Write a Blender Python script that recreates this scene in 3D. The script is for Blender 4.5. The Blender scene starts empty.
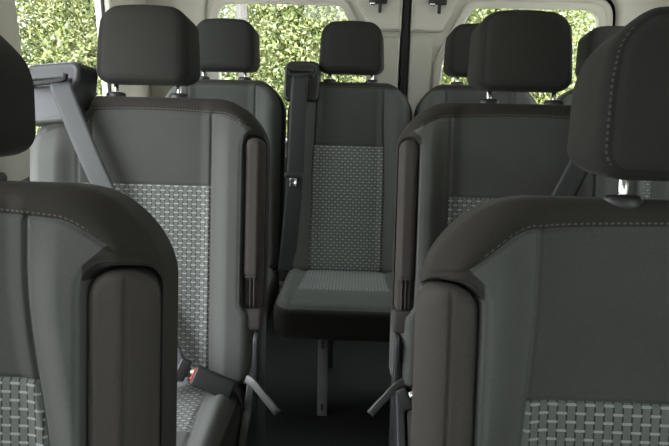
import bpy, math, random
import numpy as np
from mathutils import Matrix, Vector
random.seed(7); RNG = np.random.default_rng(11)
S = bpy.context.scene
C = S.collection
PI = math.pi

# ------------------------------------------------------------------ camera
F_PX, YAW, PITCH, ROLL = 665.5, 0.0358, 0.3087, 0.0189
cam_d = bpy.data.cameras.new('camera'); cam = bpy.data.objects.new('camera', cam_d); C.objects.link(cam)
cam_d.sensor_fit = 'HORIZONTAL'; cam_d.sensor_width = 36.0; cam_d.lens = 36.0*F_PX/669.0
cam_d.clip_start = 0.02; cam_d.clip_end = 200
_f = Vector((-math.sin(YAW)*math.cos(PITCH), math.cos(YAW)*math.cos(PITCH), -math.sin(PITCH)))
_r = Vector((math.cos(YAW), math.sin(YAW), 0)); _u = _r.cross(_f)
_r2 = math.cos(ROLL)*_r + math.sin(ROLL)*_u; _u2 = -math.sin(ROLL)*_r + math.cos(ROLL)*_u
M = Matrix((( _r2.x, _u2.x, -_f.x, -0.193), (_r2.y, _u2.y, -_f.y, 0.0), (_r2.z, _u2.z, -_f.z, 1.335), (0, 0, 0, 1)))
cam.matrix_world = M
S.camera = cam

# ------------------------------------------------------------------ light
w = bpy.data.worlds.new('daylight'); S.world = w; w.use_nodes = True
nt = w.node_tree; bg = nt.nodes['Background']
tc = nt.nodes.new('ShaderNodeTexCoord'); sx = nt.nodes.new('ShaderNodeSeparateXYZ'); cr = nt.nodes.new('ShaderNodeValToRGB')
nt.links.new(tc.outputs['Generated'], sx.inputs[0]); nt.links.new(sx.outputs['Z'], cr.inputs[0]); nt.links.new(cr.outputs[0], bg.inputs[0])
cr.color_ramp.elements[0].position = 0.0; cr.color_ramp.elements[0].color = (.75, .77, .75, 1)
cr.color_ramp.elements[1].position = 0.6; cr.color_ramp.elements[1].color = (.93, .96, 1.0, 1)
bg.inputs[1].default_value = 4.3
sun_d = bpy.data.lights.new('sun', 'SUN'); sun_d.energy = 5.4; sun_d.angle = math.radians(1.5); sun_d.color = (1.0, .97, .92)
sun = bpy.data.objects.new('sun', sun_d); C.objects.link(sun)
sun.rotation_euler = Vector((-0.25, 0.50, -1.0)).to_track_quat('-Z', 'Y').to_euler()
S.view_settings.view_transform = 'Standard'; S.view_settings.look = 'None'
S.view_settings.gamma = 1; S.view_settings.use_curve_mapping = False
S.view_settings.exposure = 1.3
S.cycles.max_bounces = 6; S.cycles.diffuse_bounces = 4; S.cycles.transparent_max_bounces = 12
S.cycles.use_denoising = True

# ------------------------------------------------------------------ materials
def mat(name, col, rough=.6, metal=0, spec=.5):
    m = bpy.data.materials.new(name); m.use_nodes = True; b = m.node_tree.nodes['Principled BSDF']
    b.inputs['Base Color'].default_value = (*col, 1); b.inputs['Roughness'].default_value = rough
    b.inputs['Metallic'].default_value = metal; b.inputs['Specular IOR Level'].default_value = spec
    return m
class N:
    def __init__(s, m): s.t = m.node_tree; s.b = s.t.nodes.get('Principled BSDF')
    def new(s, k, **kw):
        n = s.t.nodes.new(k)
        for a, v in kw.items(): setattr(n, a, v)
        return n
    def put(s, sock, v):
        if isinstance(v, (int, float)): sock.default_value = v
        elif isinstance(v, tuple): sock.default_value = v
        else: s.t.links.new(v, sock)
    def m(s, op, a, b=0.0, c=None):
        n = s.new('ShaderNodeMath', operation=op); s.put(n.inputs[0], a); s.put(n.inputs[1], b)
        if c is not None: s.put(n.inputs[2], c)
        return n.outputs[0]
    def mix(s, f, a, b):
        n = s.new('ShaderNodeMix', data_type='RGBA'); s.put(n.inputs[0], f); s.put(n.inputs[6], a); s.put(n.inputs[7], b); return n.outputs[2]
    def attr(s, name): return s.new('ShaderNodeAttribute', attribute_name=name)
    def noise(s, vec, scale, det=2):
        n = s.new('ShaderNodeTexNoise'); n.inputs['Scale'].default_value = scale; n.inputs['Detail'].default_value = det
        if vec is not None: s.t.links.new(vec, n.inputs['Vector'])
        return n.outputs[0]

def fabric(name, bolster, center, cap, woven=(.125, .132, .127), dash=(.29, .305, .295), stitch=(.095, .09, .085)):
    """seat cloth: the panels (plain, darker cap, basket weave) follow the sewn seams stored on the mesh"""
    m = mat(name, bolster, .85, 0, .18); n = N(m)
    cap_a = n.attr('cap').outputs['Fac']; ins = n.attr('ins').outputs['Fac']; wov = n.attr('wov').outputs['Fac']
    pc = n.attr('pc').outputs['Vector']; st = n.attr('st').outputs['Fac']; sa = n.attr('sa').outputs['Fac']
    def gt(v): return n.m('MULTIPLY', n.new('ShaderNodeClamp').outputs[0], 1) if False else n.m('MINIMUM', n.m('MAXIMUM', n.m('MULTIPLY', v, 900.0), 0.0), 1.0)
    sep = n.new('ShaderNodeSeparateXYZ'); n.t.links.new(pc, sep.inputs[0])
    p = .0112
    u = n.m('ADD', n.m('DIVIDE', sep.outputs[0], p), 200.5)
    i = n.m('FLOOR', u); fu = n.m('FRACT', u)
    v = n.m('ADD', n.m('DIVIDE', sep.outputs[1], p*1.92), n.m('MULTIPLY', n.m('MODULO', i, 2.0), .5))
    fv = n.m('FRACT', n.m('ADD', v, 100.0))
    dv = n.m('ABSOLUTE', n.m('SUBTRACT', fv, .5))          # 0 at dash
    du = n.m('ABSOLUTE', n.m('SUBTRACT', fu, .5))          # .5 at column edge
    isd = n.m('LESS_THAN', dv, .075)
    gap = n.m('MULTIPLY', n.m('GREATER_THAN', du, .40), n.m('LESS_THAN', dv, .42))
    # the dash of the neighbour column overlaps the edge
    isgap = n.m('MULTIPLY', gap, n.m('SUBTRACT', 1.0, isd))
    wc = n.mix(isd, (*woven, 1), (*dash, 1))
    wc = n.mix(isgap, wc, (woven[0]*.3, woven[1]*.3, woven[2]*.3, 1))
    c = n.mix(gt(ins), (*bolster, 1), (*center, 1))
    c = n.mix(gt(wov), c, wc)
    c = n.mix(gt(cap_a), c, (*cap, 1))
    # stitching dots along the cap seam
    sd = n.m('LESS_THAN', n.m('ABSOLUTE', n.m('SUBTRACT', st, .0045)), .0011)
    sf = n.m('LESS_THAN', n.m('ABSOLUTE', n.m('SUBTRACT', n.m('FRACT', n.m('ADD', n.m('DIVIDE', sa, .0072), 100.0)), .5)), .27)
    c = n.mix(n.m('MULTIPLY', sd, sf), c, (*stitch, 1))
    tcn = n.new('ShaderNodeTexCoord').outputs['Object']
    nz = n.noise(tcn, 420, 3); nz2 = n.noise(tcn, 9, 2)
    k = n.m('ADD', .70, n.m('ADD', n.m('MULTIPLY', nz, .40), n.m('MULTIPLY', nz2, .2)))
    mul = n.new('ShaderNodeMix', data_type='RGBA', blend_type='MULTIPLY'); mul.inputs[0].default_value = 1
    n.t.links.new(c, mul.inputs[6])
    cmb = n.new('ShaderNodeCombineColor'); [n.t.links.new(k, cmb.inputs[q]) for q in range(3)]
    n.t.links.new(cmb.outputs[0], mul.inputs[7]); n.t.links.new(mul.outputs[2], n.b.inputs['Base Color'])
    hh = n.m('ADD', n.m('MULTIPLY', n.m('SUBTRACT', n.m('MULTIPLY', isd, .5), isgap), n.m('MULTIPLY', gt(wov), .8)), n.m('MULTIPLY', nz, .25))
    bp = n.new('ShaderNodeBump'); bp.inputs['Strength'].default_value = .6; bp.inputs['Distance'].default_value = .0012
    n.t.links.new(hh, bp.inputs['Height']); n.t.links.new(bp.outputs[0], n.b.inputs['Normal'])
    n.b.inputs['Sheen Weight'].default_value = .04; n.b.inputs['Sheen Roughness'].default_value = .5
    return m
def noisy(name, col, rough, amp=.25, scale=60, bump=.3, dist=.001, metal=0, spec=.5):
    m = mat(name, col, rough, metal, spec); n = N(m)
    tcn = n.new('ShaderNodeTexCoord').outputs['Object']; nz = n.noise(tcn, scale, 4)
    a = tuple(c*(1-amp) for c in col)+(1,); b = tuple(min(1, c*(1+amp)) for c in col)+(1,)
    n.t.links.new(n.mix(nz, a, b), n.b.inputs['Base Color'])
    bp = n.new('ShaderNodeBump'); bp.inputs['Strength'].default_value = bump; bp.inputs['Distance'].default_value = dist
    n.t.links.new(nz, bp.inputs['Height']); n.t.links.new(bp.outputs[0], n.b.inputs['Normal'])
    return m
CLOTH = fabric('seat_cloth', (.079, .082, .078), (.057, .0585, .0555), (.027, .024, .0215))
HEAD = fabric('headrest_cloth', (.027, .026, .0245), (.027, .026, .0245), (.018, .017, .016), stitch=(.055, .052, .048))
ARM = noisy('armrest_cloth', (.050, .044, .041), .8, .25, 420, .4, .0008, spec=.3)
BLACKP = noisy('black_plastic', (.016, .016, .017), .45, .2, 200, .1)
GREYP = noisy('grey_plastic', (.045, .048, .052), .5, .15, 300, .1)
SHIELD = noisy('shield_plastic', (.030, .033, .035), .5, .15, 250, .15)
CHROME = mat('chrome', (.80, .81, .82), .18, 1)
STEEL = noisy('dark_steel', (.045, .045, .047), .45, .2, 80, .1, metal=.6)
BELT = mat('belt_webbing', (.026, .030, .034), .55, 0, .5)
LEGM = noisy('painted_leg_metal', (.13, .13, .13), .5, .15, 120, .1)
BELTD = mat('dark_belt_webbing', (.022, .0235, .025), .6, 0, .3)
def webbing_bump(m):
    n = N(m); pc = n.attr('pc').outputs['Vector']
    wv = n.new('ShaderNodeTexWave'); wv.inputs['Scale'].default_value = 260; wv.bands_direction = 'X'
    n.t.links.new(pc, wv.inputs['Vector'])
    bp = n.new('ShaderNodeBump'); bp.inputs['Strength'].default_value = .25; bp.inputs['Distance'].default_value = .0006
    n.t.links.new(wv.outputs['Fac'], bp.inputs['Height']); n.t.links.new(bp.outputs[0], n.b.inputs['Normal'])
webbing_bump(BELT); webbing_bump(BELTD)
STRAP = noisy('pull_strap_webbing', (.13, .135, .135), .5, .2, 500, .3)
RED = mat('red_button', (.55, .07, .03), .4)
TRIM = noisy('beige_trim', (.60, .565, .51), .55, .06, 300, .15)
TRIMD = noisy('grey_lower_trim', (.10, .10, .098), .6, .06, 300, .15)
HEADL = noisy('headliner', (.52, .50, .46), .9, .08, 500, .2)
RUBBER = mat('rubber_seal', (.008, .008, .008), .7)
CARPET = noisy('floor_carpet', (.006, .0065, .0075), .95, .5, 300, .8, .003)
GLASS = bpy.data.materials.new('window_glass'); GLASS.use_nodes = True
_n = GLASS.node_tree; _n.nodes.clear()
_o = _n.nodes.new('ShaderNodeOutputMaterial'); _tr = _n.nodes.new('ShaderNodeBsdfTransparent'); _gl = _n.nodes.new('ShaderNodeBsdfGlossy')
_tr.inputs[0].default_value = (.90, .93, .91, 1); _gl.inputs['Roughness'].default_value = .02; _mx = _n.nodes.new('ShaderNodeMixShader')
_g = _n.nodes.new('ShaderNodeNewGeometry'); _dt = _n.nodes.new('ShaderNodeVectorMath'); _dt.operation = 'DOT_PRODUCT'
_n.links.new(_g.outputs['Normal'], _dt.inputs[0]); _n.links.new(_g.outputs['Incoming'], _dt.inputs[1])
def _m(op, a, b):
    q = _n.nodes.new('ShaderNodeMath'); q.operation = op
    for k, v in ((0, a), (1, b)):
        if isinstance(v, (int, float)): q.inputs[k].default_value = v
        else: _n.links.new(v, q.inputs[k])
    return q.outputs[0]
_fac = _m('ADD', _m('MULTIPLY', _m('POWER', _m('SUBTRACT', 1.0, _m('ABSOLUTE', _dt.outputs['Value'], 0)), 5.0), .5), .02)
_n.links.new(_fac, _mx.inputs[0]); _n.links.new(_tr.outputs[0], _mx.inputs[1]); _n.links.new(_gl.outputs[0], _mx.inputs[2]); _n.links.new(_mx.outputs[0], _o.inputs[0])
def leafmat(name, cols):
    m = bpy.data.materials.new(name); m.use_nodes = True; t = m.node_tree; t.nodes.clear()
    o = t.nodes.new('ShaderNodeOutputMaterial'); d = t.nodes.new('ShaderNodeBsdfDiffuse'); tl = t.nodes.new('ShaderNodeBsdfTranslucent')
    mx = t.nodes.new('ShaderNodeMixShader'); mx.inputs[0].default_value = .45
    g = t.nodes.new('ShaderNodeNewGeometry'); r = t.nodes.new('ShaderNodeValToRGB'); r.color_ramp.interpolation = 'LINEAR'
    while len(r.color_ramp.elements) < len(cols): r.color_ramp.elements.new(.5)
    for k, c in enumerate(cols): r.color_ramp.elements[k].position = k/(len(cols)-1); r.color_ramp.elements[k].color = (*c, 1)
    t.links.new(g.outputs['Random Per Island'], r.inputs[0])
    t.links.new(r.outputs[0], d.inputs[0]); t.links.new(r.outputs[0], tl.inputs[0])
    t.links.new(d.outputs[0], mx.inputs[1]); t.links.new(tl.outputs[0], mx.inputs[2]); t.links.new(mx.outputs[0], o.inputs[0])
    return m
LEAF_A = leafmat('yellow_green_leaves', [(.05, .07, .03), (.16, .20, .08), (.34, .38, .14), (.42, .45, .34), (.72, .66, .30)])
LEAF_B = leafmat('grey_green_leaves', [(.06, .08, .055), (.15, .19, .12), (.30, .34, .23), (.60, .63, .55), (.46, .50, .24)])
BARK = noisy('bark', (.09, .08, .078), .9, .4, 12, .8, .02)
GROUND = noisy('outside_ground', (.22, .22, .18), .95, .3, 3, .3, .02)

# ------------------------------------------------------------------ mesh helpers
def link(o, parent=None):
    C.objects.link(o)
    if parent is not None: o.parent = parent
    return o
def vnormals(V, Fq):
    a = V[Fq[:, 2]]-V[Fq[:, 0]]; b = V[Fq[:, 3]]-V[Fq[:, 1]]; fn = np.cross(a, b)
    vn = np.zeros_like(V)
    for k in range(4): np.add.at(vn, Fq[:, k], fn)
    l = np.linalg.norm(vn, axis=1); l[l == 0] = 1
    return vn/l[:, None]
def npmesh(name, V, Fq, m, attrs=None, parent=None, normals=None, smooth=True):
    """quads (n,4) array -> object, smooth shaded, float attributes on points"""
    me = bpy.data.meshes.new(name)
    me.vertices.add(len(V)); me.vertices.foreach_set('co', np.asarray(V, dtype=np.float32).ravel())
    me.loops.add(len(Fq)*4); me.loops.foreach_set('vertex_index', np.asarray(Fq, dtype=np.int32).ravel())
    me.polygons.add(len(Fq)); me.polygons.foreach_set('loop_start', np.arange(0, len(Fq)*4, 4, dtype=np.int32))
    me.update(calc_edges=True)
    me.polygons.foreach_set('use_smooth', np.full(len(Fq), smooth))
    for k, a in (attrs or {}).items():
        a = np.asarray(a, dtype=np.float32)
        if a.ndim == 1: me.attributes.new(k, 'FLOAT', 'POINT').data.foreach_set('value', a)
        else: me.attributes.new(k, 'FLOAT_VECTOR', 'POINT').data.foreach_set('vector', a.ravel())
    me.materials.append(m)
    me.validate(); me.update()
    if normals is not None and len(me.vertices) == len(normals):
        me.normals_split_custom_set_from_vertices(normals.tolist())
    return link(bpy.data.objects.new(name, me), parent)
def split(names, V, Fq, lab, m, attrs, parent):
    """one surface cut along its seams into separate part meshes; names[0] is the carrying part"""
    nrm = vnormals(V, Fq); first = None
    for k, nm in enumerate(names):
        sel = Fq[lab == k]
        if len(sel) == 0: continue
        ids = np.unique(sel); mp = np.full(len(V), -1); mp[ids] = np.arange(len(ids))
        o = npmesh(nm, V[ids], mp[sel], m, {a: x[ids] for a, x in attrs.items()}, parent if first is None else first, nrm[ids])
        first = first or o
    return first
def edge_axis(h, r, n, ne=6):
    t = np.linspace(0, PI/2, ne+1)[:-1]; e = r*(1-np.cos(t))
    inner = np.linspace(-(h-r), h-r, n)
    return np.concatenate([-h+e, inner, (h-e)[::-1]])
def slab(hw, hh, T, Rt, Rb, r, nu, nv, ne=6):
    """rounded slab; returns x, s, n, face list, front mask. n in [-T, 0] (front = -T) before offsets"""
    U = edge_axis(hw, r, nu, ne); Vv = edge_axis(hh, r, nv, ne)
    X, Z = np.meshgrid(U, Vv); X = X.copy(); Z = Z.copy(); E = np.minimum(hw-np.abs(X), hh-np.abs(Z))
    R = np.where(Z > 0, Rt, Rb)
    dx = np.abs(X)-(hw-R); dz = np.abs(Z)-(hh-R); mk = (dx > 0) & (dz > 0)
    q = np.maximum(dx, dz); L = np.hypot(dx, dz); L[L == 0] = 1
    X[mk] = (np.sign(X)*(hw-R+dx/L*q))[mk]; Z[mk] = (np.sign(Z)*(hh-R+dz/L*q))[mk]
    e = np.clip(E, 0, r); rise = np.sqrt(np.maximum(0, r*r-(r-e)**2))   # 0 at rim, r inside
    nr, nc = X.shape; G = nr*nc
    nf = -(T-r)-rise; nb = -r+rise
    x = np.concatenate([X.ravel(), X.ravel()]); s = np.concatenate([Z.ravel(), Z.ravel()]); n = np.concatenate([nf.ravel(), nb.ravel()])
    idx = np.arange(G).reshape(nr, nc)
    f = np.stack([idx[:-1, :-1], idx[:-1, 1:], idx[1:, 1:], idx[1:, :-1]], -1).reshape(-1, 4)
    b = f[:, ::-1]+G
    ring = np.concatenate([idx[0, :], idx[1:, -1], idx[-1, -2::-1], idx[-2:0:-1, 0]])
    rn = np.roll(ring, -1); sd = np.stack([ring+G, rn+G, rn, ring], -1)
    faces = np.concatenate([f, b, sd])
    e_all = np.concatenate([E.ravel(), E.ravel()]); front = np.arange(2*G) < G
    return x, s, n, faces, front, e_all
RAKE = math.radians(14)
def back_xyz(x, s, n):     # seat back coordinates -> seat object coordinates
    return np.stack([x, s*math.sin(RAKE)+n*math.cos(RAKE), .5+s*math.cos(RAKE)-n*math.sin(RAKE)], -1)
def bpt(x, s, n): return Vector(back_xyz(np.array(x, float), np.array(s, float), np.array(n, float)).tolist())
def smooth(a, b, t): t = np.clip((t-a)/(b-a), 0, 1); return t*t*(3-2*t)
def groove(d, wd=.0028): return np.exp(-(d/wd)**2)
def flipfix(Fq, m): return Fq[:, ::-1] if m < 0 else Fq
def boxmesh(name, m, size, r=.003, parent=None, mtx=None, seg=2, taper=None):
    import bmesh
    bm = bmesh.new(); bmesh.ops.create_cube(bm, size=1)
    bmesh.ops.scale(bm, vec=size, verts=bm.verts)
    if taper:
        for v in bm.verts:
            if v.co.z > 0: v.co.x *= taper[0]; v.co.y *= taper[1]
    if r: bmesh.ops.bevel(bm, geom=bm.edges[:], offset=r, segments=seg, affect='EDGES', profile=.5)
    if mtx is not None: bm.transform(mtx)
    me = bpy.data.meshes.new(name); bm.to_mesh(me); bm.free()
    for p in me.polygons: p.use_smooth = seg > 1
    me.materials.append(m); o = bpy.data.objects.new(name, me)
    try: me.set_sharp_from_angle(angle=math.radians(40))
    except Exception: pass
    return link(o, parent)
def lathe(name, m, prof, parent=None, mtx=Matrix(), seg=28, sx=1):
    V = []; Fq = []
    for (r, z) in prof:
        for k in range(seg): V.append((math.cos(2*PI*k/seg)*r*sx, math.sin(2*PI*k/seg)*r, z))
    for j in range(len(prof)-1):
        for k in range(seg): Fq.append((j*seg+k, j*seg+(k+1) % seg, (j+1)*seg+(k+1) % seg, (j+1)*seg+k))
    V = np.array([(mtx @ Vector(v))[:] for v in V])
    return npmesh(name, V, np.array(Fq), m, parent=parent)
def ribbon(name, m, pts, width, wdir, parent=None, thick=.0016, nseg=60):
    """webbing: smooth strip through pts, width along wdir (one vector or one per point)"""
    P = [Vector(p) for p in pts]
    W = [Vector(d).normalized() for d in (wdir if isinstance(wdir, list) else [wdir]*len(P))]
    def cr(A, t):
        k = min(int(t), len(A)-2); u = t-k; a = A[max(k-1, 0)]; b = A[k]; c = A[k+1]; d = A[min(k+2, len(A)-1)]
        return .5*((2*b)+(c-a)*u+(2*a-5*b+4*c-d)*u*u+(3*b-a-3*c+d)*u**3)
    rows = []; L = 0; prev = None; pc = []
    for q in range(nseg+1):
        t = q/nseg*(len(P)-1); p = cr(P, t); wv = cr(W, t).normalized(); tg = (cr(P, min(t+.01, len(P)-1))-cr(P, max(t-.01, 0))).normalized()
        wv = (wv-tg*wv.dot(tg)).normalized(); nn = wv.cross(tg)
        if prev is not None: L += (p-prev).length
        prev = p
        for sgn in (1, -1):
            for kx in range(7):
                a = (kx/6-.5)*sgn; rows.append((p+wv*a*width+nn*thick*.5*sgn*(1-.7*(abs(a)*2)**6))[:]); pc.append((a*width, L, 0))
    Fq = []
    for q in range(nseg):
        for k in range(14):
            a = q*14+k; b = q*14+(k+1) % 14; Fq.append((a, b, b+14, a+14))
    Fq += [(13-k, k, k+1, 12-k) for k in range(6)]
    e = nseg*14; Fq += [(e+k, e+13-k, e+12-k, e+k+1) for k in range(6)]
    return npmesh(name, np.array(rows), np.array(Fq), m, {'pc': np.array(pc)}, parent)
def poly(name, m, outer, holes=(), depth=.02, bev=.004, parent=None, mtx=Matrix()):
    """flat plate with holes from outlines (x,y), extruded, edges rounded"""
    cu = bpy.data.curves.new('tmp', 'CURVE'); cu.dimensions = '2D'; cu.fill_mode = 'BOTH'
    for ln in (outer, *holes):
        sp = cu.splines.new('POLY'); sp.points.add(len(ln)-1)
        for k, p in enumerate(ln): sp.points[k].co = (p[0], p[1], 0, 1)
        sp.use_cyclic_u = True
    cu.extrude = max(depth/2-bev, .0001); cu.bevel_depth = bev; cu.bevel_resolution = 2; cu.offset = -bev
    o = bpy.data.objects.new('tmp', cu); C.objects.link(o)
    dg = bpy.context.evaluated_depsgraph_get(); me = bpy.data.meshes.new_from_object(o.evaluated_get(dg))
    bpy.data.objects.remove(o); bpy.data.curves.remove(cu)
    me.name = name; me.transform(mtx); me.materials.clear(); me.materials.append(m)
    for p in me.polygons: p.use_smooth = False
    return link(bpy.data.objects.new(name, me), parent)
def rounded(pts, rads, n=7):
    out = []; L = len(pts)
    for k in range(L):
        p = Vector(pts[k]); a = Vector(pts[k-1]); b = Vector(pts[(k+1) % L]); r = rads[k] if isinstance(rads, (list, tuple)) else rads
        d1 = (a-p).normalized(); d2 = (b-p).normalized(); ang = d1.angle(d2)
        t = min(r/math.tan(ang/2), (a-p).length*.48, (b-p).length*.48)
        p1 = p+d1*t; p2 = p+d2*t
        for q in range(n+1):
            u = q/n; out.append(((1-u)**2*p1+2*u*(1-u)*p+u*u*p2)[:])
    return out
def tag(o, label, cat, group=None, kind=None):
    o['label'] = label; o['category'] = cat
    if group: o['group'] = group
    if kind: o['kind'] = kind
def structure(o): o['kind'] = 'structure'; return o
YZ = Matrix(((0, 0, 1, 0), (1, 0, 0, 0), (0, 1, 0, 0), (0, 0, 0, 1)))   # outline (y,z) -> plane facing x
XZ = Matrix(((1, 0, 0, 0), (0, 0, -1, 0), (0, 1, 0, 0), (0, 0, 0, 1)))  # outline (x,z) -> plane facing y

# ------------------------------------------------------------------ van shell
fl = structure(poly('floor', CARPET, [(-1.12, -1.1), (1.12, -1.1), (1.12, 3.0), (-1.12, 3.0)], (), .03, .002, mtx=Matrix.Translation((0, 0, -.015))))
ce = structure(poly('ceiling', HEADL, [(-1.15, -1.06), (1.15, -1.06), (1.15, 3.0), (-1.15, 3.0)], (), .04, .004, mtx=Matrix.Translation((0, 0, 1.78))))
WZ0, WZ1 = .938, 1.62
def side_wall(nm, sx, k0):
    outer = [(-1.0, .0), (3.0, 0), (3.0, 1.76), (-1.0, 1.76)]
    spans = [(-.80, -.15), (.45, 1.56), (1.82, 2.50)] if sx < 0 else [(-.80, -.15), (1.82, 2.50)]  # unseen right wall: middle window left out to reduce fill light
    # the left wall's middle opening is the slid-open side door
    holes = [rounded([(a, z0), (b, z0), (b, WZ1), (a, WZ1)], .05) for (a, b), z0 in [(q, .16 if sx < 0 and k == 1 else WZ0) for k, q in enumerate(spans)]]
    o = structure(poly(nm, TRIM, outer, holes, .06, .012, mtx=Matrix.Translation((sx*1.14, 0, 0)) @ YZ))
    for ya, yb in ([(-.95, .38), (1.60, 2.9)] if sx < 0 else [(-.95, 2.9)]):
        low = poly('lower_panel', TRIMD, rounded([(ya, .02), (yb, .02), (yb, .88), (ya, .88)], .04), (), .02, .006, parent=o, mtx=Matrix.Translation((sx*1.104, 0, 0)) @ YZ)
    for i, (a, b) in enumerate(spans):
        if sx < 0 and i == 1: continue
        g = structure(poly('window_%d' % (k0+i), GLASS, rounded([(a-.02, WZ0-.02), (b+.02, WZ0-.02), (b+.02, WZ1+.02), (a-.02, WZ1+.02)], .05), (), .004, .0005, mtx=Matrix.Translation((sx*1.15, 0, 0)) @ YZ))
        ring = poly('window_seal', RUBBER, rounded([(a-.012, WZ0-.012), (b+.012, WZ0-.012), (b+.012, WZ1+.012), (a-.012, WZ1+.012)], .055),
                    [rounded([(a+.006, WZ0+.006), (b-.006, WZ0+.006), (b-.006, WZ1-.006), (a+.006, WZ1-.006)], .045)], .012, .003, parent=o, mtx=Matrix.Translation((sx*1.138, 0, 0)) @ YZ)
    return o
side_wall('wall_left', -1, 1); side_wall('wall_right', 1, 5)

# rear wall frame and the two rear doors (inside faces)
YD = 2.97
DC = -.012
wf = [(-1.12, 0), (1.12, 0), (1.12, 1.76), (-1.12, 1.76)]
wh_ = rounded([(-.80, 1.25), (.80, 1.25), (.78, 1.50), (-.78, 1.50)], .08)  # window slot kept narrow to hold back light from ahead
structure(poly('wall_front_added', TRIMD, wf, [wh_], .06, .01, mtx=Matrix.Translation((0, -1.03, 0)) @ XZ))  # unseen bulkhead, added to darken the interior from the front
structure(poly('window_9', GLASS, rounded([(-.82, 1.23), (.82, 1.23), (.80, 1.52), (-.80, 1.52)], .08), (), .004, .0005, mtx=Matrix.Translation((0, -1.04, 0)) @ XZ))  # pane of the narrowed slot, not a full windscreen
outer = [(-1.12, 0), (1.12, 0), (1.12, 1.77), (-1.12, 1.77)]
hole = rounded([(-.93, .05), (.93, .05), (.86, 1.42), (-.86, 1.42)], [.05, .05, .10, .10])
structure(poly('wall_rear', TRIM, outer, [hole], .07, .015, mtx=Matrix.Translation((0, YD-.02, 0)) @ XZ))
def rear_door(nm, sx, wn):
    a = .009; T = Matrix.Translation((DC, YD, 0)) @ XZ
    def mir(l): return [(sx*x, z) for x, z in l]
    out = mir(rounded([(a, .06), (.915, .06), (.86, 1.41), (a, 1.41)], [.005, .05, .10, .005]))
    wh = mir(rounded([(.155, .78), (.80, .78), (.80, 1.356), (.275, 1.356), (.165, 1.13)], [.05, .06, .07, .05, .10]))
    d = structure(poly(nm, TRIM, out, [wh], .04, .012, mtx=T))
    # rim around the window, raised
    r_in = wh; r_out = mir(rounded([(.120, .745), (.835, .745), (.835, 1.390), (.252, 1.390), (.130, 1.14)], [.07, .08, .09, .07, .11]))
    poly('window_surround', TRIM, r_out, [r_in], .03, .010, parent=d, mtx=Matrix.Translation((DC, YD-.022, 0)) @ XZ)
    # moulded upper panel with the latch recess, lower trim panel
    up = mir(rounded([(.020, 1.255), (.150, 1.255), (.220, 1.395), (.020, 1.395)], [.008, .03, .02, .008]))
    poly('upper_trim_panel', TRIM, up, (), .05, .012, parent=d, mtx=Matrix.Translation((DC, YD-.03, 0)) @ XZ)
    lo = mir(rounded([(.025, .10), (.88, .10), (.88, .70), (.025, .70)], .04))
    poly('lower_trim_panel', TRIMD, lo, (), .03, .010, parent=d, mtx=Matrix.Translation((DC, YD-.03, 0)) @ XZ)
    poly('lock_cover_panel', TRIM, mir(rounded([(.022, .74), (.115, .74), (.115, 1.235), (.022, 1.235)], .012)), (), .024, .008, parent=d, mtx=Matrix.Translation((DC, YD-.022, 0)) @ XZ)
    # black latch with hook and bright striker
    lx = DC+sx*.122
    la = boxmesh('door_latch', BLACKP, (.075, .03, .026), .005, d, Matrix.Translation((lx, YD-.070, 1.378)))
    boxmesh('latch_hook', BLACKP, (.014, .018, .045), .004, la, Matrix.Translation((lx+.008, YD-.078, 1.352)))
    boxmesh('latch_bracket', CHROME, (.022, .010, .012), .002, la, Matrix.Translation((lx-.022, YD-.087, 1.366)))
    g = structure(poly('window_%d' % wn, GLASS, mir(rounded([(.14, .765), (.815, .765), (.815, 1.387), (.265, 1.387), (.152, 1.13)], .05)), (), .004, .0005, mtx=Matrix.Translation((DC, YD+.012, 0)) @ XZ))
    return d
rear_door('door_1', -1, 7); rear_door('door_2', 1, 8)
sl = structure(poly('trim_1', RUBBER, [(-.014, .04), (.014, .04), (.014, 1.44), (-.014, 1.44)], (), .034, .003, mtx=Matrix.Translation((DC, YD-.018, 0)) @ XZ))

structure(poly('trim_2', RUBBER, rounded([(-.96, .01), (.96, .01), (.90, 1.46), (-.90, 1.46)], .09), [rounded([(-.895, .09), (.895, .09), (.84, 1.395), (-.84, 1.395)], .09)], .012, .002, mtx=Matrix.Translation((0, YD+.022, 0)) @ XZ))

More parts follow.
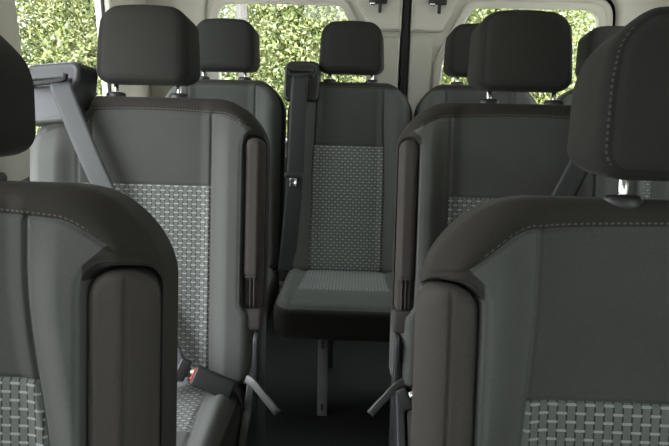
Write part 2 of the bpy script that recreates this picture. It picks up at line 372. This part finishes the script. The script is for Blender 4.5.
# ------------------------------------------------------------------ seat builders
def make_backrest(root, m, hw, row, res, P):
    """m: +1 aisle side at +x. P: seam positions"""
    s0, s1 = -.07, .648; hh = (s1-s0)/2; sc = (s0+s1)/2
    nu, nv = res
    x, s, n, Fq, front, e = slab(hw, hh, .125, P.get('Rt', .105), .05, .036, nu, nv, 8)
    s = s+sc
    n = n+.115                                    # front plane at n = -.01
    xa = x*1.0                                    # +x is the aisle side here
    s = s-.020*smooth(.55, 1.0, np.abs(xa)/hw)*smooth(.3, .6, s)        # crown of the top
    x0 = P['seam_t']+(P['seam_b']-P['seam_t'])*smooth(.55, .25, s)      # centre panel half width
    dseam = np.abs(xa)-x0
    ws = P['woven']
    capline = P['cap']-.008*(np.abs(xa)/.2)**2-P['capdrop']*smooth(.19, .285, np.abs(xa))
    dcap = s-capline
    fr = front.astype(float)
    inner = smooth(0, .03, e)
    bol = smooth(0, .05, dseam)*smooth(hw, hw-.05, np.abs(xa))
    n = n-fr*inner*(.026*bol*smooth(.66, .5, s))+fr*.006*smooth(0, .6, 1-(xa/x0)**2)*0
    n = n+fr*inner*.008*(1-smooth(-.03, .0, dseam))                      # centre panel sits a little lower
    g = .0045*(groove(dseam)*(s < capline+.002))+.004*groove(s-ws, .0025)*(dseam < 0)+.0042*groove(dcap)
    n = n+fr*g*smooth(0, .02, e)
    n = n-fr*.0028*smooth(.0, .02, dcap)*inner
    lab = None
    if row:
        ax0, as0, as1 = P['arm_x0'], P['arm_s0'], P['arm_s1']
        ax1 = hw-P['rim']; cx = (ax0+ax1)/2; wx = (ax1-ax0)/2; cs = (as0+as1)/2; wsz = (as1-as0)/2; rr = .03
        qx = np.abs(xa-cx)-(wx-rr); qs = np.abs(s-cs)-(wsz-rr)
        sdf = np.minimum(np.maximum(qx, qs), 0)+np.hypot(np.maximum(qx, 0), np.maximum(qs, 0))-rr
        n = n+fr*.050*smooth(.001, -.009, sdf)+fr*.0022*groove(sdf-.004, .004)
        dcap = np.maximum(dcap, np.minimum(.7*(xa-(ax0-.008)-(s-as1+.010)*1.1), np.minimum(s-(as1-.022), .6*(xa-ax0+.001))))
        dcap = np.maximum(dcap, np.minimum(xa-(ax1-.006), s-as0))
    else: sdf = np.full_like(x, 1.0)
    if row:
        n = n+fr*.004*groove(xa+.132)*(s > ws)
        s = s-.034*smooth(-.128, -.150, xa)*smooth(.35, .62, s)
        dcap = np.minimum(dcap, xa+.132)
    capv = np.where(front, np.maximum(dcap, (.010-e) if P.get('dark_edge') else -1), np.where(row & (xa < -.132), -.01, .01))
    ins = np.where(front, np.minimum(-dseam, .05), -1.); wov = np.where(front, np.minimum(np.minimum(-dseam, ws-s), .05), -1.)
    pc = np.stack([xa, s, 0*s], -1)
    st = np.where(front & (np.abs(xa) < (P['arm_x0']+.004 if row else hw-.03)), s-capline, -1.)
    # faces by panel
    fc = Fq; cav = capv[fc].mean(1); inv = ins[fc].mean(1); wv = wov[fc].mean(1)
    lab = np.zeros(len(Fq), int); lab[inv > 0] = 1; lab[wv > 0] = 2; lab[cav > 0] = 3
    V = back_xyz(x*m, s, n)
    pc[:, 0] *= m
    attrs = {'cap': capv, 'ins': ins, 'wov': wov, 'pc': pc, 'st': st, 'sa': xa}
    return split(['backrest', 'center_panel', 'woven_panel', 'top_cap'], V, flipfix(Fq, m), lab, CLOTH, attrs, root)
def make_headrest(root, m, res, P):
    hw, hh = .104, .100
    x, s, n, Fq, front, e = slab(hw, hh, .115, P.get('hR', .042), .036, .020, res[0], res[1], 6)
    dep = (n+.115)/.115                            # 0 front .. 1 back
    dep = np.clip(dep, 0, 1)
    xn = x*(1+P.get('flare', .12)*np.sin(np.minimum(dep*1.6, 1.2)))*(1-.035*(s/hh)-P.get('taper', 0)*np.maximum(s/hh, 0)**1.5)
    s2 = s-.010*(x/hw)**2*smooth(0, 1, s/hh)-.012*dep*s/hh
    n2 = n+.115+.0-.010*(1-(x/hw)**2)*front*smooth(0, .03, e)+.012*smooth(0, 1, s/hh)*front
    bd = P.get('band', .013); n2 = n2+front*.0030*groove(e-bd, .0022)
    k = P.get('hr', 1.0); xn = xn*P.get('hrx', 1.055); s2 = s2*k+.776
    hx = P.get('hx', 0)
    V = back_xyz((xn+hx)*m, s2, n2)
    capv = np.where(front, bd-e, .01)
    st = np.where(front & ((hw-np.abs(x)) < (hh-np.abs(s))*.9) & ('band' in P), .0045+e-bd+.006, -1.)
    attrs = {'cap': capv, 'pc': np.stack([x, s, 0*s], -1), 'st': st, 'sa': s}
    o = npmesh('headrest', V, flipfix(Fq, m), HEAD, attrs, root)
    # side seam stitching on the aisle side band: small raised thread dashes
    for sgn in (-1, 1):
        q = Matrix.Translation(bpt(sgn*.079+hx*m*.5, .60, P.get('pn', .036))) @ Matrix.Rotation(-RAKE, 4, 'X')
        lathe('headrest_post', CHROME, [(.0, .0), (.006, .0), (.006, .12), (.0, .12)], root, q, 20)
        q = Matrix.Translation(bpt(sgn*.079+hx*m*.5, P.get('col', .641), P.get('pn', .036))) @ Matrix.Rotation(-RAKE, 4, 'X')
        lathe('post_collar', BLACKP, [(.0, .0), (.0175, .0), (.0195, .003), (.0195, .013), (.017, .0175), (.010, .019), (.0, .019)], root, q, 28, 1.25)
    return o
def make_cushion(root, m, hw, res, P):
    L = .47; hh = L/2
    x, s, n, Fq, front, e = slab(hw, hh, .135, .06, .03, .034, res[0], res[1], 8)
    # s: -hh at the back hinge, +hh at the front edge
    xa = x; x0 = hw*.66+.02*smooth(-.1, .2, s); ds = np.abs(xa)-x0; df = s-.075
    fr = front.astype(float); inner = smooth(0, .035, e)
    bol = smooth(0, .05, ds)*smooth(hw, hw-.05, np.abs(xa))
    n = n-fr*inner*.018*bol*smooth(hh, hh-.12, s)
    g = .0042*groove(ds)+.003*groove(df)*(ds < 0)+.004*groove(e-.010, .003)
    n = n+fr*g
    wov = np.where(front, np.minimum(-ds, -df), -1.); capv = np.where(front, .010-e, .02); ins = np.full_like(x, -1.)
    y = .045-(s+hh)+0*x
    z = -n-.135
    tilt = math.radians(-6)                      # front edge a little higher
    yy = y; zz = .445+z*1.0+.0+(-y)*math.tan(math.radians(7))
    zz = zz-.010*smooth(.12, .235, s)*smooth(-.135, 0, z)
    V = np.stack([x*m, yy, zz+.002], -1)
    pc = np.stack([x*m, s, 0*s], -1)
    lab = np.zeros(len(Fq), int); lab[wov[Fq].mean(1) > 0] = 1; lab[capv[Fq].mean(1) > 0] = 2
    attrs = {'cap': capv, 'ins': ins, 'wov': wov, 'pc': pc, 'st': np.where(front, .0045+(e-.013), -1.), 'sa': np.where(np.abs(x) > hw-.03, s, x)}
    return split(['seat_cushion', 'woven_panel', 'cushion_skirt'], V, flipfix(Fq, m)[:, ::-1], lab, CLOTH, attrs, root)
def make_armrest(root, m, hw, P, res):
    x0, x1 = P['arm_x0']+.003, hw-P['rim']-.002; ahw = (x1-x0)/2; s0, s1 = P['arm_s0']+.008, P['arm_s1']-.008; hh = (s1-s0)/2
    x, s, n, Fq, front, e = slab(ahw, hh, .085, ahw*.92, ahw*.6, .016, res[0], res[1], 6)
    fr = front.astype(float)
    n = n+.085-.030
    t = (x+ahw)/(2*ahw)
    n = n+fr*.030*smooth(P.get('cham', .45), 1.1, t)**1.3+fr*.0040*groove(x-ahw*P.get('aseam', .05), .0022)*smooth(0, .02, e)
    pl = smooth(-hh+.085, -hh+.070, s)           # gathered cloth over the hinge
    n = n+fr*.0030*groove(s+hh-.085, .002)+fr*pl*(.010+.0030*np.sin(x*2*PI/.0095)*smooth(0, .01, e))
    V = back_xyz((x+(x0+x1)/2)*m, s+(s0+s1)/2, n)
    npmesh('armrest', V, flipfix(Fq, m), ARM, {'pc': np.stack([x, s, 0*s], -1)}, root)
def belt_tower(root, m, cx, mt, bm_, P, path, wd, grey):
    """housing at the window-side shoulder; m mirrors"""
    hw = .072 if grey else .064
    x, s, n, Fq, front, e = slab(hw, .075, .10, .028, .022, .014, 40, 50, 6)
    fr = front.astype(float)
    dep = np.clip((n+.10)/.10, 0, 1)
    tx = x+.010*dep*(1 if grey else .2)
    # recessed face with a rounded frame
    n2 = n+.10-.030+fr*.004*smooth(.009, .013, e)+fr*.012*smooth(-.003, .003, .010-np.abs(s-.024))*smooth(.045, .040, np.abs(x))
    n2 = n2+.02*(s/.075)
    sk = -.10 if grey else 0.0
    V = back_xyz((cx+tx+sk*0)*m, s+.648+(-.0 if grey else -.005)+.12*0-tx*0+(.10*x if grey else 0), n2)
    h = npmesh('belt_housing', V, flipfix(Fq, m), mt, {}, root)
    q = []
    base = back_xyz(np.array([cx*m]), np.array([.0]), np.array([0.]))
    # dark mouth of the belt slot with upturned ends
    sh = .648+(0 if grey else -.005)
    pts = [bpt((cx-.046)*m, sh+.036, -.036), bpt((cx-.040)*m, sh+.020, -.038), bpt(cx*m, sh+.020+(.002 if grey else 0), -.040), bpt((cx+.040)*m, sh+.026+(.004 if grey else 0), -.038), bpt((cx+.046)*m, sh+.044, -.036)]
    ribbon('belt_slot', RUBBER, pts, .012, bpt(0, 1, 0)-bpt(0, 0, 0), h, .010, 30)
    ribbon('seat_belt', bm_, [bpt(a*m, b, c) for a, b, c in path], wd, [Vector((d[0]*m, d[1], d[2])) for d in P], root, .0018, 90)
def make_buckle(root, pos, ang, m, sz=(.048, .100, .028), tongue=True):
    """pos: socket centre, seat coordinates; ang: direction of long axis in the x/z plane"""
    Q = Matrix.Translation(pos) @ Matrix.Rotation(ang, 4, 'Y') @ Matrix.Rotation(math.radians(-25), 4, 'X')
    b = boxmesh('belt_buckle', BLACKP, (sz[1], sz[2], sz[0]), .006, root, Q, 3)
    boxmesh('release_button', RED, (.003, sz[2]*.22, sz[0]*.82), .001, b, Q @ Matrix.Translation((-sz[1]/2, -sz[2]*.34, 0)))
    if tongue:
        t = boxmesh('belt_tongue', BLACKP, (.026, .013, .052), .004, root, Q @ Matrix.Translation((-sz[1]/2-.028, 0, .0)), 3)
        boxmesh('tongue_plate', CHROME, (.020, .0035, .026), .001, t, Q @ Matrix.Translation((-sz[1]/2-.010, 0, 0)))
    return b
def seat_empty(loc, label, group, rz=0):
    o = bpy.data.objects.new('passenger_seat', None); C.objects.link(o); o.location = loc; o.rotation_euler = (0, 0, rz); o.empty_display_size = .1
    tag(o, label, 'seat', group); return o
def bench_seat(m, loc, label, group, res, P, belt=True, lower=True):
    """captain-style seat with a fold-up armrest on its aisle side"""
    root = seat_empty(loc, label, group)
    hw = P['hw']
    make_backrest(root, m, hw, True, res, P)
    make_headrest(root, m, (int(res[0]*.45), int(res[1]*.32)), P)
    make_armrest(root, m, hw, P, (36, 180))
    make_cushion(root, m, .262, (90, 110), P)
    ax = (P['arm_x0']+hw-P['rim'])/2
    boxmesh('armrest_hinge_cover', ARM, (hw-P['rim']-P['arm_x0']+.004, .06, .055), .010, root, Matrix.Translation(bpt(m*ax, P['arm_s0']-.016, .004)) @ Matrix.Rotation(-RAKE, 4, 'X'), 4)
    # base frame, legs, side shield
    boxmesh('seat_base', STEEL, (.44, .36, .09), .015, root, Matrix.Translation((0, -.19, .265)))
    for sx in (-1, 1):
        for yy in (-.33, -.03):
            boxmesh('leg', STEEL, (.035, .06, .235), .006, root, Matrix.Translation((sx*.17, yy, .1175)))
    out = rounded([(-.20, .16), (.10, .16), (.13, .40), (.10, .66), (.045, .66), (-.03, .47), (-.20, .38)], [.03, .04, .08, .035, .03, .10, .04])
    poly('side_shield', SHIELD, out, (), .022, .006, parent=root, mtx=Matrix.Translation((m*.277, 0, 0)) @ YZ)
    poly('hinge_cover', SHIELD, rounded([(-.05, .30), (.06, .30), (.06, .58), (-.01, .58)], .03), (), .014, .005, parent=root, mtx=Matrix.Translation((m*.286, -.01, 0)) @ YZ)
    ribbon('pull_strap', STRAP, [Vector((m*.270, -.075, .495)), Vector((m*.292, -.090, .490)), Vector((m*.318, -.100, .462)), Vector((m*.343, -.105, .432)), Vector((m*.346, -.098, .424)), Vector((m*.318, -.088, .455))], .020, Vector((m*.7, -.15, .7)), root, .003, 50)
    if belt:
        cx = -.228
        path = [(cx+.034, .674, -.036), (cx+.048, .64, -.050), (cx+.108, .50, -.052), (cx+.170, .36, -.044), (cx+.275, .11, -.040), (cx+.325, .00, -.055), (cx+.345, -.045, -.085)]
        wd = [(1, 0, 0)]*2+[(1, 0, .25)]*5
        belt_tower(root, m, cx, GREYP, BELT, wd, path, .052, True)
        # shoulder pad of cloth wrapping the tower foot
        make_buckle(root, Vector((m*.198, -.100, .496)), m*math.radians(24), m)
        ribbon('buckle_strap', BELTD, [Vector((m*.225, -.09, .487)), Vector((m*.248, -.09, .465)), Vector((m*.262, -.09, .43)), Vector((m*.266, -.09, .38))], .040, Vector((.3*m, -.9, .5)), root, .006, 30)
        ribbon('lap_belt', BELT, [Vector((m*.115, -.115, .515)), Vector((m*-.02, -.115, .492)), Vector((m*-.14, -.10, .492)), Vector((m*-.255, -.05, .48))], .046, Vector((0, -.6, .8)), root, .0018, 30)
    return root
def rear_seat(m, loc, label, group, res, P, belt=False):
    root = seat_empty(loc, label, group)
    make_backrest(root, m, .232, False, res, P)
    make_headrest(root, m, (40, 40), P)
    make_cushion(root, m, .222, (80, 90), P)
    boxmesh('seat_base', STEEL, (.34, .22, .05), .012, root, Matrix.Translation((0, -.13, .315)))
    fl_ = boxmesh('front_leg', LEGM, (.034, .016, .345), .004, root, Matrix.Translation((-.062, -.335, .1725)))
    for zz, hz in ((.315, .030), (.075, .022)):
        boxmesh('leg_slot', BLACKP, (.010, .004, hz), .001, fl_, Matrix.Translation((-.062, -.3435, zz)))
    boxmesh('leg_foot', STEEL, (.05, .09, .02), .004, root, Matrix.Translation((-.062, -.32, .01)))
    boxmesh('rear_leg', STEEL, (.032, .04, .29), .004, root, Matrix.Translation((-.055, .0, .145)))
    if belt:
        cx = -.178
        path = [(cx-.002, .662, -.040), (cx-.004, .62, -.056), (cx-.010, .45, -.050), (cx-.016, .25, -.045), (cx-.028, .08, -.040), (cx-.04, -.05, -.03)]
        belt_tower(root, m, cx, BLACKP, BELTD, [(1, 0, 0)]*6, path, .060, False)
        Q = Matrix.Translation(bpt(m*(cx-.018), .298, -.060)) @ Matrix.Rotation(-RAKE, 4, 'X')
        t = boxmesh('belt_tongue', BLACKP, (.066, .012, .020), .004, root, Q, 3)
        boxmesh('tongue_plate', CHROME, (.026, .004, .034), .001, t, Q @ Matrix.Translation((0, .0, -.024)))
    return root

# ------------------------------------------------------------------ seats
PM = dict(rim=.012, hw=.285, seam_t=.165, seam_b=.165, woven=.433, cap=.614, capdrop=.030, arm_x0=.228, arm_s0=.125, arm_s1=.560)
PR = dict(seam_t=.125, seam_b=.135, woven=.412, cap=.625, capdrop=.02, dark_edge=True, Rt=.10)
XW, XA = -.712, .180
bench_seat(1, (XW-.006, 1.465, 0), 'single seat beside the left windows, light grey shoulder belt crossing to a buckle', 'middle row seats', (170, 240), dict(PM, hw=.297, arm_x0=.246, rim=.000, hx=-.014, aseam=.80, cham=.75))
bench_seat(-1, (XA+.020, 1.470, .004), 'seat on the right of the aisle partly hidden behind the nearest right seat', 'middle row seats', (150, 220), dict(PM, woven=.418, hw=.300, arm_x0=.246, rim=.002, aseam=.80, cham=.75, seam_t=.175, seam_b=.175))
bench_seat(1, (XW-.035, .617, 0), 'nearest left seat cut by the frame, showing its shoulder and armrest', 'front row seats', (230, 330), dict(PM, hr=1.05, hrx=.98, flare=.08, band=.014, taper=.36, hR=.07, rim=.002, aseam=.22, hw=.315, seam_t=.152, seam_b=.185, arm_x0=.230, woven=.405, cap=.612, arm_s0=.10, arm_s1=.555), belt=False)
bench_seat(-1, (XA+.027, .617, 0), 'nearest right seat cut by the frame, large dark headrest on a chrome post', 'front row seats', (230, 330), dict(PM, hr=1.08, hrx=1.09, flare=.08, band=.014, taper=.20, col=.634, pn=.020, hR=.052, rim=-.010, aseam=.0, hw=.315, seam_t=.183, seam_b=.198, arm_x0=.250, woven=.402, cap=.616, capdrop=.045, arm_s0=.10, arm_s1=.548), belt=False)
rear_seat(1, (-.707, 2.330, -.04), 'leftmost seat of the rear row, in the far left corner by the rear window', 'rear row seats', (90, 130), PR)
rear_seat(1, (-.233, 2.330, -.04), 'rear row seat in full view closing the aisle, dark belt at its left', 'rear row seats', (120, 170), PR, True)
rear_seat(1, (.240, 2.330, -.04), 'rear row seat just right of the door gap, mostly behind the middle right seat', 'rear row seats', (90, 130), PR)
rear_seat(-1, (.735, 2.330, -.04), 'rightmost seat of the rear row, only its headrest edge and shoulder showing', 'rear row seats', (90, 130), PR)

# ------------------------------------------------------------------ outside: ground, trees
structure(poly('ground', GROUND, [(-30, -10), (30, -10), (30, 40), (-30, 40)], (), .1, .01, mtx=Matrix.Translation((0, 0, -.65))))
def leaves(n, rx, ry, rz, size, seed):
    g = np.random.default_rng(seed)
    d = g.normal(size=(n, 3)); d /= np.linalg.norm(d, axis=1)[:, None]
    lump = 1+.10*np.sin(d[:, 0]*7+seed)*np.cos(d[:, 2]*6)+.07*np.sin(d[:, 1]*9+d[:, 2]*5)
    rad = (g.random(n)**.35)*lump
    c = d*rad[:, None]*np.array([rx, ry, rz])
    a = g.normal(size=(n, 3)); a /= np.linalg.norm(a, axis=1)[:, None]
    b = np.cross(a, g.normal(size=(n, 3))); b /= np.linalg.norm(b, axis=1)[:, None]
    nn = np.cross(a, b); sz = size*(.6+.8*g.random(n))[:, None]
    # leaf: folded kite of two quads
    tip = c+a*sz; base = c-a*sz; l = c+b*sz*.45+nn*sz*.15; r = c-b*sz*.45+nn*sz*.15; mid = c+a*sz*.1
    V = np.stack([base, l, tip, r, mid], 1).reshape(-1, 3)
    k = np.arange(n)[:, None]*5
    f = np.concatenate([k+np.array([[0, 4, 2, 1]]), k+np.array([[0, 3, 2, 4]])])
    return V, f
def tree(loc, r, mt, label, seed, n=26000, trunk=.09, size=.022, group='trees beyond the windows'):
    o = bpy.data.objects.new('tree', None); C.objects.link(o); o.location = loc; tag(o, label, 'tree', group)
    H = loc[2]
    V, f = leaves(n, *r, size, seed)
    V[:, 2] += r[2]*.75+.2
    npmesh('foliage', V, f, mt, {}, o, smooth=False)
    lathe('trunk', BARK, [(0, -.05), (trunk*1.3, -.05), (trunk, .5), (trunk*.9, 1.4), (trunk*.6, r[2]*1.3), (0, r[2]*1.35)], o, Matrix(), 16)
    return o
G = -.6
TREES = [
    ((-2.65, 6.3, G), (.80, .85, 1.9), LEAF_A, 'yellow-green tree outside the left edge of the left rear window'),
    ((-.80, 6.5, G), (.80, .85, 2.0), LEAF_A, 'yellow-green tree in the left rear window beside the centre seat headrest'),
    ((1.05, 6.3, G), (.80, .85, 1.9), LEAF_A, 'yellow-green tree at the left side of the right rear window'),
    ((2.90, 6.5, G), (.80, .85, 2.0), LEAF_A, 'yellow-green tree at the right side of the right rear window'),
    ((-3.4, 9.0, G), (.95, .9, 2.3), LEAF_A, 'tree of the far row, leftmost through the left rear window'),
    ((-1.35, 9.0, G), (.88, .9, 2.3), LEAF_B, 'tree of the far row behind the slim pale trunk'),
    ((.75, 9.1, G), (.88, .9, 2.3), LEAF_A, 'tree of the far row behind the gap of the rear doors'),
    ((2.85, 9.0, G), (.88, .9, 2.3), LEAF_A, 'tree of the far row behind the right rear window'),
    ((4.95, 9.0, G), (.88, .9, 2.3), LEAF_B, 'tree of the far row, rightmost through the right rear window'),
    ((-3.6, 3.9, G), (.80, .85, 1.9), LEAF_B, 'grey-green bush nearest the left side window'),
    ((-4.7, 6.1, G), (.85, .95, 2.1), LEAF_B, 'grey-green bush filling the middle of the left side window'),
    ((-5.6, 8.5, G), (.95, .95, 2.3), LEAF_B, 'grey-green tree farthest back in the left side window'),
    ((-6.8, 5.9, G), (.95, .95, 2.3), LEAF_B, 'grey-green tree behind the bushes at the left side window'),
]
for k, (loc, r, mt, lb) in enumerate(TREES):
    tree(loc, r, mt, lb, k+1, 75000 if k < 4 or k in (9, 10) else 30000, group=None)
# bare pale trunk standing behind the left rear window
o = bpy.data.objects.new('tree', None); C.objects.link(o); o.location = (-1.07, 5.0, G)
tag(o, 'slim pale bare tree trunk standing close behind the left rear window', 'tree')
lathe('trunk', BARK, [(0, 0), (.06, 0), (.045, .6), (.04, 1.6), (.038, 3.2), (0, 3.25)], o, Matrix(), 20)
